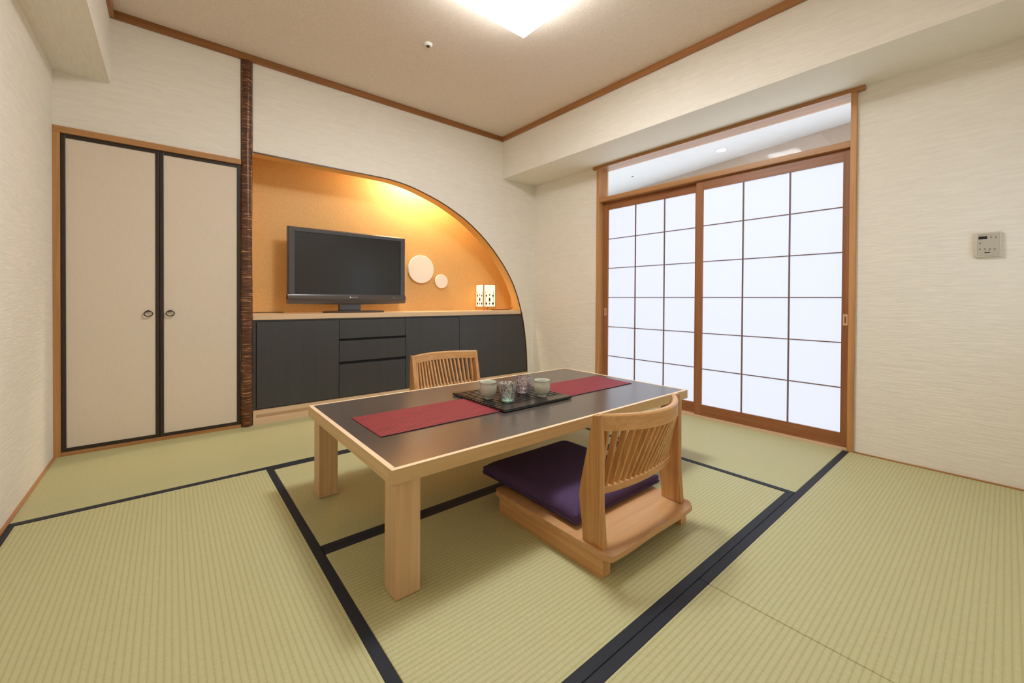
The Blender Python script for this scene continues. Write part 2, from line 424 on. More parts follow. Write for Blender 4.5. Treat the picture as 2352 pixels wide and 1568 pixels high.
# right wall with the shoji opening
OY0, OY1, OZ = .597, 2.424, 2.091
bm = BM()
box(bm, XR, XR+.12, YF-.12, OY0-.01, -.05, ZC); box(bm, XR, XR+.12, OY1+.01, YB+FT, -.05, ZC)
box(bm, XR, XR+.12, OY0-.01, OY1+.01, OZ, ZC); box(bm, XR, XR+.12, OY0-.01, OY1+.01, -.05, -.001)
struct('wall_right', bm, M['wall'], 'cream rippled wallpaper wall holding the shoji doors')
smooth_sof = M['soffit']
bm = B(XBM, XR+.05, YF-.05, YB, ZB, ZC)
struct('wall_beam_right', bm, [M['wall'], plain('beam_underside', srgb(234, 228, 214), .75)], 'deep cream beam above the shoji doors', pick=lambda f: 1 if f.normal.z < -.5 else 0)
bm = B(XL-.05, XLS, YF-.05, YB, ZB, ZC)
struct('wall_beam_left', bm, [M['wall'], M['soffit']], 'cream soffit along the left wall', pick=lambda f: 1 if f.normal.z < -.5 else 0)

# ceiling trim
struct('trim_2', B(XLS, XBM, YB-.02, YB, 2.49, ZC, bev=.002), M['ceil_x'], 'brown ceiling moulding along the back wall')
struct('trim_3', B(XBM-.02, XBM, YF, YB-.02, 2.49, ZC, bev=.002), M['ceil_y'], 'brown ceiling moulding along the beam')
struct('trim_4', B(XLS, XLS+.02, YF, YB-.02, 2.49, ZC, bev=.002), M['ceil_y'], 'brown ceiling moulding along the left soffit')
struct('trim_5', B(XLS+.02, XBM-.02, YF, YF+.02, 2.49, ZC, bev=.002), M['ceil_x'], 'brown ceiling moulding behind the viewer')
struct('tv_glow_panel', B(2.53, 2.71, YF-.004, YF+.006, .72, 1.60), M['tvglow'], 'added glowing panel behind the viewer for the blue glow on the television')  # unseen emitter added to put a blue glow on the screen
struct('trim_15', B(2.50, 2.74, YF, YF+.012, 1.60, 1.63), M['rim_x'], 'wooden head added over the glowing panel behind the viewer')  # goes with the added panel below it
# floor edge strips
struct('baseboard_right', B(XR-.012, XR, YF, OY0-.035, 0, .006), M['rim_y'], 'thin wooden floor strip along the right wall')
struct('baseboard_right_far', B(XR-.012, XR, OY1+.035, YB, 0, .006), M['rim_y'], 'thin wooden floor strip beside the far shoji post')
struct('baseboard_left', B(XL, XL+.012, YF, YB-.005, 0, .006), M['rim_y'], 'thin wooden floor strip along the left wall')
struct('baseboard_front', B(XL+.012, XR-.012, YF, YF+.012, 0, .006), M['rim_x'], 'thin wooden floor strip behind the viewer')

# shoji surround
struct('trim_6', B(XR-.028, XR+.121, OY0-.065, OY1+.069, OZ-.002, ZB+.003, bev=.001), M['rim_y'], 'wooden header with projecting ends over the shoji doors')
struct('trim_7', B(XR-.018, XR+.118, OY0-.029, OY0, 0, OZ, bev=.002), M['post_z'], 'right wooden post of the shoji opening')
struct('trim_8', B(XR-.018, XR+.118, OY1, OY1+.032, 0, OZ, bev=.002), M['post_z'], 'left wooden post of the shoji opening')
struct('trim_9', B(XR-.012, XR+.118, OY0, OY1, 1.782, 1.82, bev=.002), M['rim_y'], 'wooden rail between transom glass and shoji doors')
struct('trim_10', B(XR-.012, XR+.118, OY0, OY1, -.01, .012, bev=.002), M['ash_y'], 'pale wooden sill under the shoji doors')
w1 = struct('window_1', B(3.155, 3.16, OY0, OY1, 1.82, OZ-.002), M['pane'], 'long clear transom pane above the shoji doors')

def shoji(name, label, x0, y0, y1, glassL, glassR, vs):
    z0, z1, g0, g1 = .013, 1.7815, .093, 1.712
    t = .028
    root = thing(name, label, 'door', (x0, (y0+y1)/2, z0)); root['kind'] = 'structure'
    del root['category']
    obj('stile', B(x0, x0+t, y0, glassR, z0, z1, bev=.0015), M['door_z'], root)
    obj('stile', B(x0, x0+t, glassL, y1, z0, z1, bev=.0015), M['door_z'], root)
    obj('bottom_rail', B(x0+.001, x0+t, glassR, glassL, z0, g0), M['door_y'], root)
    obj('top_rail', B(x0+.001, x0+t, glassR, glassL, g1, z1), M['door_y'], root)
    obj('paper_panel', B(x0+.014, x0+.018, glassR, glassL, g0, g1), M['paper'], root)
    bm = BM()
    for y in vs: box(bm, x0+.006, x0+.014, y-.0042, y+.0042, g0, g1)
    for k in range(1, 6):
        z = g0+(g1-g0)*k/6
        box(bm, x0+.007, x0+.014, glassR, glassL, z-.0032, z+.0032)
    m = obj('lattice', bm, M['muntin'], root)
    return root
d3 = shoji('door_1', 'near right sliding shoji door with three columns of panes', 3.087, .600, 1.527, 1.475, .636, (.911, 1.194))
d4 = shoji('door_2', 'far left sliding shoji door half behind the near one', 3.121, 1.500, 2.421, 2.372, 1.55, (1.812, 2.086))
def pull(root, x, y):
    bm = B(x-.001, x+.006, y-.011, y+.011, .737, .803)
    o = obj('finger_pull', bm, M['ash_y'], root, label='pale wooden recessed finger pull')
    obj('recess', B(x-.0018, x+.001, y-.005, y+.005, .75, .79), M['door_z'], o)
pull(d3, 3.086, .617); pull(d4, 3.12, 2.395)

# room beyond the shoji (veranda)
VX = 4.22
wv = lambda y: 4.153+.1965*(y-.815)
struct('wall_veranda', prism(BM(), [(wv(-.9), -.9), (wv(4.2), 4.2), (wv(4.2)+.1, 4.2), (wv(-.9)+.1, -.9)], 'Z', 1.86, 2.35), M['corridor_wall'], 'taupe wall above the veranda windows')
bm = BM(); box(bm, XR+.13, 5, -1, -.9, -.05, 2.35); box(bm, XR+.13, 5, 4.2, 4.3, -.05, 2.35)
prism(bm, [(wv(-.9), -.9), (wv(4.2), 4.2), (wv(4.2)+.1, 4.2), (wv(-.9)+.1, -.9)], 'Z', -.05, .3); box(bm, XR+.12, XR+.13, -1, OY0-.03, -.05, 2.35); box(bm, XR+.12, XR+.13, OY1+.035, 4.3, -.05, 2.35)
box(bm, XR+.12, XR+.13, OY0-.03, OY1+.035, 2.12, 2.35)
struct('wall_veranda_ends', bm, M['corridor'], 'white side walls of the veranda')
struct('ceiling_veranda', B(XR+.12, 5, -1, 4.3, 2.3, 2.4), M['corridor'], 'white ceiling of the veranda beyond the transom')
struct('floor_veranda', B(XR+.12, 5, -1, 4.3, -.12, -.02), M['slot'], 'wooden floor of the veranda')
struct('window_2', prism(BM(), [(wv(-.9)+.02, -.9), (wv(4.2)+.02, 4.2), (wv(4.2)+.03, 4.2), (wv(-.9)+.03, -.9)], 'Z', .3, 1.86), M['daywin'], 'bright daylit veranda window')
dl = thing('downlight', 'round recessed downlight glowing in the ceiling behind the transom glass', 'ceiling light', (4.0, 1.742, 2.3))
obj('bulb', lathe(BM(), [(0, 2.297), (.043, 2.297), (.043, 2.2995), (0, 2.2995)], 4.0, 1.742, 32), M['glow'], dl)
obj('rim', lathe(BM(), [(.043, 2.2955), (.052, 2.296), (.054, 2.2995), (.043, 2.2995), (.043, 2.2955)], 4.0, 1.742, 32), M['white'], dl, smooth=40)
o = tag(obj('sprinkler_head', lathe(BM(), [(0, 2.293), (.012, 2.295), (.014, 2.2995), (0, 2.2995)], 4.093, 2.772, 16), M['grey'], smooth=40),
        'tiny sprinkler dot on the white ceiling behind the transom glass', 'sprinkler')

# ------------------------------------------------------------------ tatami mats
SX = .410; SXR = 2.182; YA, YD, YE = 2.426, 1.52, .616; XG = 1.287; HW = .031
mats = [
 ('A', XL, 1.29, YA, YB, 'X', ['y0'], 'tatami mat along the closet doors and the bark post'),
 ('B', 1.29, XR, YA, YB, 'X', ['y0'], 'tatami mat in the far corner behind the table'),
 ('C', XL, SX, YE, YA, 'Y', ['x0', 'x1'], 'large tatami mat on the left side of the room, in front of the closet mat'),
 ('D', SX, SXR, YD, YA, 'X', ['y0', 'y1'], 'tatami mat under the rear half of the low table'),
 ('E', SX, SXR, YE, YD, 'X', ['y0', 'y1'], 'tatami mat carrying the near legless chair'),
 ('F', SXR, XR, YE, YA, 'Y', ['x0'], 'tatami mat directly in front of the shoji doors'),
 ('G', XL, XG, YF, YE, 'X', ['y1'], 'tatami mat at the bottom edge of the view, left of the borderless seam'),
 ('H', XG, XR, YF, YE, 'X', ['y1'], 'tatami mat at the lower right by the plain wall, right of the borderless seam')]
for n_, x0, x1, y0, y1, ax, edges, lab in mats:
    g = .0009
    x0 += g; x1 -= g; y0 += g; y1 -= g
    root = tag(obj('tatami_mat', B(x0, x1, y0, y1, -.05, 0, bev=.0035, seg=3), M['tx'] if ax == 'X' else M['ty'], loc=((x0+x1)/2, (y0+y1)/2, -.05)), lab, 'tatami mat', 'tatami mats')
    for e in edges:
        hx0, hx1, hy0, hy1 = x0-.0004, x1+.0004, y0-.0004, y1+.0004
        if e == 'y0': q = (hx0, hx1, hy0, y0+HW)
        if e == 'y1': q = (hx0, hx1, y1-HW, hy1)
        if e == 'x0': q = (hx0, x0+HW, hy0, hy1)
        if e == 'x1': q = (x1-HW, hx1, hy0, hy1)
        obj('cloth_border', B(*q, -.045, .0012, bev=.0022, seg=3), M['heri'], root, label='black cloth border tinted with a bluish sheen')

# ------------------------------------------------------------------ closet
struct('trim_12', B(XL, .372, YB-.014, YB+FT-.04, 1.779, 1.814, bev=.0015), M['rim_x'], 'wooden lintel over the closet doors')
struct('trim_13', B(XL, XL+.028, YB-.012, YB+FT-.04, 0, 1.779, bev=.0015), M['post_z'], 'left wooden jamb of the closet')
struct('trim_14', B(XL+.028, .372, YB-.012, YB+FT-.04, -.01, .019, bev=.0015), M['rim_x'], 'wooden sill under the closet doors')
def fusuma(name, label, x0, x1, rx):
    y0 = YB+.002; z0, z1 = .019, 1.779; s = .0185
    root = thing(name, label, 'door', ((x0+x1)/2, y0, z0)); root['kind'] = 'structure'; del root['category']
    obj('paper_panel', B(x0+s, x1-s, y0+.005, y0+.025, z0+s, z1-s), M['fusuma'], root)
    obj('stile', B(x0, x0+s, y0, y0+.028, z0, z1, bev=.002), M['lacquer'], root)
    obj('stile', B(x1-s, x1, y0, y0+.028, z0, z1, bev=.002), M['lacquer'], root)
    obj('top_rail', B(x0+s, x1-s, y0+.001, y0+.028, z1-.022, z1), M['lacquer'], root)
    obj('bottom_rail', B(x0+s, x1-s, y0+.001, y0+.028, z0, z0+.02), M['lacquer'], root)
    zc = .783
    h = obj('ring_pull', tube(BM(), [(rx+.0195*math.cos(t), y0-.006-.006*(1-math.sin(t))/2, zc-.003+.0155*math.sin(t)) for t in [2*PI*k/28 for k in range(28)]], .0032, 8, True), M['iron'], root, smooth=60, label='small dark iron ring pull')
    obj('mount', B(rx-.006, rx+.006, y0-.008, y0+.005, zc+.009, zc+.019, bev=.002), M['iron'], h)
fusuma('door_3', 'left closet door with cream paper and black lacquer frame', -.461, -.0485, -.1)
fusuma('door_4', 'right closet door with cream paper and black lacquer frame', -.0465, .368, .002)

# bark post
random.seed(3)
prof = []
for k in range(60):
    z = 2.49*k/59
    prof.append((.0345-.0025*z/2.49+.0008*math.sin(z*9)+.0005*random.uniform(-1, 1), z))
bm = lathe(BM(), [(0, 0)]+prof+[(0, 2.49)], .4055, YB+.003, 32, jitter=lambda a, z: .0009*math.sin(3*a+z*4))
tag(obj('bark_post', bm, M['bark'], loc=(.4055, YB+.003, 0), smooth=60), 'slender round bark-covered post between closet and niche', 'post')

# ------------------------------------------------------------------ built-in cabinet in the niche
cab = thing('niche_cabinet', 'charcoal built-in cabinet with drawers filling the bottom of the arched niche', 'cabinet', (1.7, 3.5, 0))
CF = YB+.004; CB = AY-.005; Z0, Z1 = .1, .722
bm = BM(); box(bm, .445, 2.83, CF+.022, CB, .1, SH-.037); box(bm, 2.83, XR-.005, YB+FT+.003, CB, .1, SH-.037)
obj('carcass', bm, M['cab_dark'], cab)
obj('filler_strip', B(.441, .459, CF, CF+.021, Z0, Z1), M['cabinet'], cab)
def leaf(name, x0, x1, z0, z1, lab=None):
    g = .0018
    return obj(name, B(x0+g, x1-g, CF, CF+.019, z0+g, z1-g, bev=.001), M['cabinet'], cab, label=lab)
leaf('cabinet_door', .462, 1.018, Z0+.002, .712)
obj('top_rail', B(.441, 2.84, CF+.001, CF+.02, .7145, Z1+.003), M['cabinet'], cab)
dz = [(.5615, .712), (.381, .546), (Z0+.002, .362)]
for i, (za, zb) in enumerate(dz): leaf('drawer', 1.018, 1.574, za, zb)
for za, zb in ((.546, .5615), (.362, .381)):
    obj('grip_groove', B(1.022, 1.570, CF+.014, CF+.0215, za, zb), M['cab_dark'], cab)
leaf('cabinet_door', 1.574, 2.122, Z0+.002, .712)
pts = [(2.124, Z0+.004), (arch_x(Z0)-.011, Z0+.004)]
for k in range(1, 25):
    z = Z0+(.712-Z0)*k/24; pts.append((arch_x(z)-.011, z))
pts.append((2.124, .712))
obj('cabinet_door', prism(BM(), pts, 'Y', CF, CF+.019), M['cabinet'], cab, label='end door cut to the curve of the arch')
# plinth
pl = obj('plinth', prism(BM(), [(.441, 0), (arch_x(.02)-.009, 0), (arch_x(.098)-.009, .098), (.441, .098)], 'Y', YB-.012, YB+.03), M['ash_x'], cab, label='pale wooden plinth')
x = .458
while x < 2.9:
    x2 = min(x+.36, 2.955)
    obj('slot', B(x, x2, YB-.0128, YB-.005, .048, .069), M['slot'], pl, label='long slot shown by a strip coloured as its shade'); x = x2+.03  # darker strip on the plinth face stands for shade inside the slot
# worktop
pts = [(.441, YB-.003), (arch_x(SH)-.01, YB-.003), (arch_x(SH)-.01, YB+FT+.002), (XR-.002, YB+FT+.002), (XR-.002, AY-.002), (.441, AY-.002)]
top = obj('niche_shelf', prism(BM(), pts, 'Z', SH-.036, SH), M['ash_x'], loc=(1.7, 3.5, SH-.036))
tag(top, 'pale wooden shelf top running across the arched niche over the cabinet', 'shelf')

# ------------------------------------------------------------------ television
TX0, TX1, TZ0, TZ1, TY = .690, 1.648, .838, 1.431, 3.50
tv = thing('television', 'flat dark television on a glossy oval stand in the niche', 'television', ((TX0+TX1)/2, TY+.05, SH))
bm = BM()
# bezel ring with soft front
def ringbox(bm, X0, X1, Z0_, Z1_, x0, x1, z0, z1, y0, y1, ych):
    o = [(X0, Z0_), (X1, Z0_), (X1, Z1_), (X0, Z1_)]; i = [(x0, z0), (x1, z0), (x1, z1), (x0, z1)]
    e = .009
    o2 = [(X0+e, Z0_+e), (X1-e, Z0_+e), (X1-e, Z1_-e), (X0+e, Z1_-e)]
    V = lambda P, y: [bm.verts.new((p[0], y, p[1])) for p in P]
    back, mid, front, inn, innb = V(o, y1), V(o, y0+ych), V(o2, y0), V(i, y0+.002), V(i, y0+.012)
    for A, Bq in ((back, mid), (mid, front), (front, inn), (inn, innb)):
        for k in range(4): bm.faces.new((A[k], A[(k+1) % 4], Bq[(k+1) % 4], Bq[k]))
ringbox(bm, TX0, TX1, TZ0+.03, TZ1, .737, 1.601, .912, 1.397, TY, TY+.045, .012)
obj('bezel', bm, M['tv_frame'], tv, smooth=30)
# lower speaker bar, slightly bowed
bm = BM(); n = 24
sec = [(TY+.045, 0), (TY+.008, 0), (TY-.004, .03), (TY-.006, .05), (TY+.001, .071), (TY+.045, .071)]
rings = []
for k in range(n+1):
    u = k/n; x = TX0+(TX1-TX0)*u; dzb = .008*(1-(2*u-1)**2)
    rings.append([bm.verts.new((x, y, TZ0-dzb*(1-zz/.071)+zz)) for y, zz in sec])
for A, Bq in zip(rings, rings[1:]):
    for k in range(len(sec)): bm.faces.new((A[k], A[(k+1) % len(sec)], Bq[(k+1) % len(sec)], Bq[k]))
bm.faces.new(rings[0]); bm.faces.new(rings[-1][::-1])
obj('speaker_bar', bm, plain('tv_speaker_bar', srgb(80, 72, 68), .25, 0, .6), tv, smooth=25)
obj('screen', B(.737, 1.601, TY+.009, TY+.03, .912, 1.397), M['tv_screen'], tv)
obj('rear_housing', B(.80, 1.54, TY+.045, TY+.1, .87, 1.36, bev=.02, seg=3), M['tv_frame'], tv, smooth=40)
lg = obj('logo', disc_y(BM(), 1.156, .8895, .0062, TY-.0072, TY-.004, 20, .0005), M['logo'], tv, label='small white maker mark, a dot and a row of tiny letters')
bm = BM()
for k in range(6): box(bm, 1.168+k*.0083, 1.1735+k*.0083, TY-.0065, TY-.004, .8868, .8922)
obj('lettering', bm, plain('grey_white_print', srgb(190, 186, 184), .4), lg)
obj('indicator_lamp', disc_y(BM(), 1.535, .887, .0028, TY-.0068, TY-.004, 12, .0004), M['logo'], tv)
obj('stand_neck', B(1.075, 1.25, TY+.015, TY+.06, SH+.016, .85, bev=.006), M['tv_frame'], tv)
bm = BM(); n = 56; cx, cy = 1.19, TY-.005
rings = []
for sc_, z in ((.0, SH+.018), (.9, SH+.017), (.985, SH+.013), (1, SH+.007), (.99, SH), (0, SH)):
    if sc_ == 0: rings.append([bm.verts.new((cx, cy, z))])
    else: rings.append([bm.verts.new((cx+.252*sc_*math.copysign(abs(math.cos(t))**.8, math.cos(t)), cy+.105*sc_*math.sin(t), z)) for t in [2*PI*k/n for k in range(n)]])
for A, Bq in zip(rings, rings[1:]):
    for i in range(n):
        j = (i+1) % n
        if len(A) == 1: bm.faces.new((A[0], Bq[i], Bq[j]))
        elif len(Bq) == 1: bm.faces.new((A[i], A[j], Bq[0]))
        else: bm.faces.new((A[i], A[j], Bq[j], Bq[i]))
obj('stand_base', bm, M['tv_base'], tv, smooth=40)

# wall discs
for cx, cz, r, lab in ((1.905, 1.171, .137, 'large white round disc on the gold niche wall right of the television'),
                       (2.133, 1.059, .071, 'small white round disc on the gold niche wall, below the large disc')):
    t = thing('wall_disc', lab, 'wall decoration', (cx, AY, cz), 'white discs on the niche wall')
    obj('face_plate', disc_y(BM(), cx, cz, r, AY-.03, AY-.012, 64, .003), M['disc'], t, smooth=40)
    obj('spacer', disc_y(BM(), cx, cz, r*.6, AY-.012, AY-.0005, 32, .0005), M['white'], t, smooth=40)

# lantern
LX0, LX1, LY0, LY1 = 2.492, 2.652, 3.46, 3.605
ln = thing('table_lantern', 'glowing square paper lantern with dark cut-out pattern on the right of the niche shelf', 'lamp', ((LX0+LX1)/2, (LY0+LY1)/2, SH))
for x in (LX0, LX1-.009):
    for y in (LY0, LY1-.009):
        obj('leg', B(x, x+.009, y, y+.009, SH, 1.037), M['lantern_wood'], ln)
for z in (.797, 1.029):
    bm = BM()
    for y in (LY0+.001, LY1-.008): box(bm, LX0+.001, LX1-.001, y, y+.007, z, z+.007)
    for x in (LX0+.001, LX1-.008): box(bm, x, x+.007, LY0+.0075, LY1-.0075, z, z+.007)
    bmesh.ops.remove_doubles(bm, verts=bm.verts, dist=.0008)
    obj('frame_ring', bm, M['lantern_wood'], ln)
sh_ = obj('paper_shade', B(LX0+.004, LX1-.004, LY0+.004, LY1-.004, .803, 1.03), M['lantern'], ln)
def motif(bm, cu, half, plane):
    def rect(u0, u1, z0, z1):
        if plane == 'front': box(bm, u0, u1, LY0+.0025, LY0+.0038, z0, z1)
        else: box(bm, LX0+.0025, LX0+.0038, u0, u1, z0, z1)
    def blob(u, z, ru, rz):
        P = [(u+1.25*ru*math.cos(t), z+1.2*rz*math.sin(t)) for t in [2*PI*k/14 for k in range(14)]]
        if plane == 'front': prism(bm, P, 'Y', LY0+.0022, LY0+.0036)
        else: prism(bm, P, 'X', LX0+.0022, LX0+.0036)
    for s in (-1, 1):
        rect(cu+s*half-.0022, cu+s*half+.0022, .806, .968)
        blob(cu+s*half*.88, .917, .008, .009); blob(cu+s*half*.88, .835, .009, .011)
    blob(cu, .876, .0085, .018); blob(cu, .925, .005, .01); blob(cu, .833, .006, .008)
bm = BM(); motif(bm, (LX0+LX1)/2, .049, 'front'); motif(bm, (LY0+LY1)/2, .043, 'side')
obj('cutout_pattern', bm, M['print'], ln)
# the lamp's cord
cp = [(LX1+.004, LY0+.09, SH+.008), (2.70, 3.56, SH+.004), (2.80, 3.60, SH+.003), (2.87, 3.62, SH+.003), (2.94, 3.60, SH+.003), (3.0, 3.63, SH+.006), (3.045, 3.66, SH+.03)]
c = tag(obj('power_cord', tube(BM(), cat(cp, 1) if False else cp, .0028, 8), M['black'], loc=(2.85, 3.6, SH), smooth=60), 'dark cord leading from the lantern to the niche corner', 'cable')
box_ = tag(obj('inline_switch', B(2.668, 2.69, 3.50, 3.522, SH, SH+.012, bev=.003), M['black'], loc=(2.679, 3.51, SH), smooth=40), 'small dark cord switch beside the right foot of the lantern', 'switch')
tag(obj('antenna_cable', tube(BM(), [(.452, 3.70, SH+.004), (.53, 3.70, SH+.004), (.62, 3.703, SH+.005), (.70, 3.705, SH+.004)], .0035, 8), M['black'], loc=(.57, 3.70, SH), smooth=60), 'thin black cable lying on the shelf next to the bark post', 'cable')

# hidden downlight in the niche ceiling
nd = thing('niche_downlight', 'warm recessed spotlight hidden in the top of the niche', 'ceiling light', (1.82, 3.58, AZ))
obj('rim', lathe(BM(), [(.036, AZ-.006), (.046, AZ-.005), (.048, AZ-.0005), (.036, AZ-.0005), (.036, AZ-.006)], 1.82, 3.58, 28), M['white'], nd, smooth=40)
obj('bulb', lathe(BM(), [(0, AZ-.004), (.036, AZ-.004), (.036, AZ-.0005), (0, AZ-.0005)], 1.82, 3.58, 28), M['glow2'], nd)

# ------------------------------------------------------------------ low table
TT = .39; tx0, tx1, ty0, ty1 = .486, 2.183, 1.117, 2.035
tb = thing('low_table', 'low rectangular table with pale ash frame and brown laminate top', 'table', ((tx0+tx1)/2, (ty0+ty1)/2, 0))
rim = .0165
obj('top_panel', B(tx0+rim, tx1-rim, ty0+rim, ty1-rim, TT-.02, TT-.0006), M['tabletop'], tb, label='dark brown laminate top panel')
AP = .045
for (a, b_, c_, d_) in ((tx0, tx1, ty0, ty0+rim), (tx0, tx1, ty1-rim, ty1)):
    obj('apron', B(a, b_, c_, d_, TT-AP, TT, bev=.0012), [M['tab_x'], M['rim_pale']], tb, pick=lambda f: 1 if f.calc_center_median().z > TT-.0005 else 0)
for (a, b_, c_, d_) in ((tx0, tx0+rim, ty0+rim, ty1-rim), (tx1-rim, tx1, ty0+rim, ty1-rim)):
    obj('apron', B(a, b_, c_, d_, TT-AP, TT), [M['tab_y'], M['rim_pale']], tb, pick=lambda f: 1 if f.calc_center_median().z > TT-.0005 else 0)
obj('underframe', B(tx0+rim, tx1-rim, ty0+rim, ty1-rim, TT-.034, TT-.02), M['tab_x'], tb)
lw = .079
for lx in (.502, 2.137-lw+.0):
    for ly in (1.126, 1.92):
        obj('leg', B(lx, lx+lw, ly, ly+lw, .0013, TT-.034, bev=.0015), M['tab_z'], tb)

# runner, tray, cups
rz = TT
bm = BM(); nx, ny = 40, 1
pts = [(.573, 1.412), (2.088, 1.412), (2.108, 1.69), (.571, 1.712)]
prism(bm, pts, 'Z', rz, rz+.0022)
rn = obj('table_runner', bm, M['runner'], loc=(1.33, 1.56, rz))
tag(rn, 'crimson striped woven runner laid along the low table', 'table runner')
obj('edge_binding', (lambda b: (box(b, .573, 2.088, 1.4095, 1.413, rz, rz+.0028), b)[1])(BM()), plain('dark_red_edge', srgb(70, 14, 26), .6), rn, label='dark red edge facing the viewer')
tz = rz+.0024
ty_ = thing('serving_tray', 'black ribbed lacquer tray in the middle of the crimson runner', 'tray', (1.32, 1.588, tz))
trx0, trx1, try0, try1 = 1.107, 1.532, 1.377, 1.803
obj('base_board', B(trx0, trx1, try0, try1, tz, tz+.006, bev=.001), M['tray'], ty_)
obj('front_band', B(trx0, trx1, try0, try0+.052, tz+.006, tz+.0115, bev=.001), M['tray'], ty_)
obj('rear_band', B(trx0, trx1, try1-.03, try1, tz+.006, tz+.0115, bev=.001), M['tray'], ty_)
bm = BM(); y = try0+.056
while y < try1-.04:
    box(bm, trx0, trx1, y, y+.0150, tz+.006, tz+.0115, bev=.002); y += .0262
obj('ribs', bm, M['tray'], ty_)
cz = tz+.0116
def cup_profile():
    s = .001
    P = [(0, .004), (17, .004), (18.5, 0), (21, 0), (21.5, 6), (22, 9), (29, 15), (35.5, 24), (39, 35), (40.3, 46), (39.6, 58), (38, 68), (37.5, 74), (39.5, 80),
         (38.6, 81), (36, 76), (35.8, 68), (37.4, 58), (38, 46), (36.5, 35), (32, 24), (25, 16), (12, 12), (0, 11.5)]
    return [(r*s, z*s) for r, z in P]
def cup(x, y, lab):
    t = thing('tea_cup', lab, 'cup', (x, y, cz), 'white tea cups on the tray')
    obj('body', lathe(BM(), [(r, z+cz) for r, z in cup_profile()], x, y, 48), M['porcelain'], t, smooth=60)
    return t
c1 = cup(1.177, 1.592, 'white footed tea cup on the left side of the tray')
c2 = c1.copy(); C.objects.link(c2); c2.location = (1.412, 1.465, cz); c2['label'] = 'white footed tea cup on the right side of the tray'
for ch in list(c1.children):
    k = ch.copy(); C.objects.link(k); k.parent = c2
def glass(name, x, y, outer, inner, mat, lab):
    o = obj(name, lathe(BM(), [(r*.001, cz+z*.001) for r, z in outer+inner], x, y, 40), mat, loc=(x, y, cz), smooth=60)
    return tag(o, lab, 'glass')
g1 = glass('water_glass', 1.212, 1.487, [(0, 0), (26, 0), (28, 2), (33, 30), (39, 58), (45, 85), (44.5, 87)], [(42.8, 86), (37, 58), (31, 30), (26.5, 13), (20, 10), (0, 9)], M['glass_green'],
      'clear flared crackle glass with a pale green base in front of the other cups')
obj('base', lathe(BM(), [(0, cz+.0005), (.0255, cz+.0005), (.0275, cz+.003), (.0255, cz+.0085), (0, cz+.0088)], 1.212, 1.487, 32), plain('pale_green_glass', srgb(196, 232, 208), .15), g1, smooth=50, label='pale green thick base')
glass('water_glass', 1.382, 1.572, [(0, 0), (15, 0), (25, 4), (35, 14), (41, 30), (42, 44), (40, 62), (38, 84), (37, 86)], [(36.3, 84), (38, 62), (40, 44), (39, 30), (33, 16), (22, 8), (0, 6)], M['glass_pink'],
      'round pink-tinted crackle glass standing behind the green-based glass')

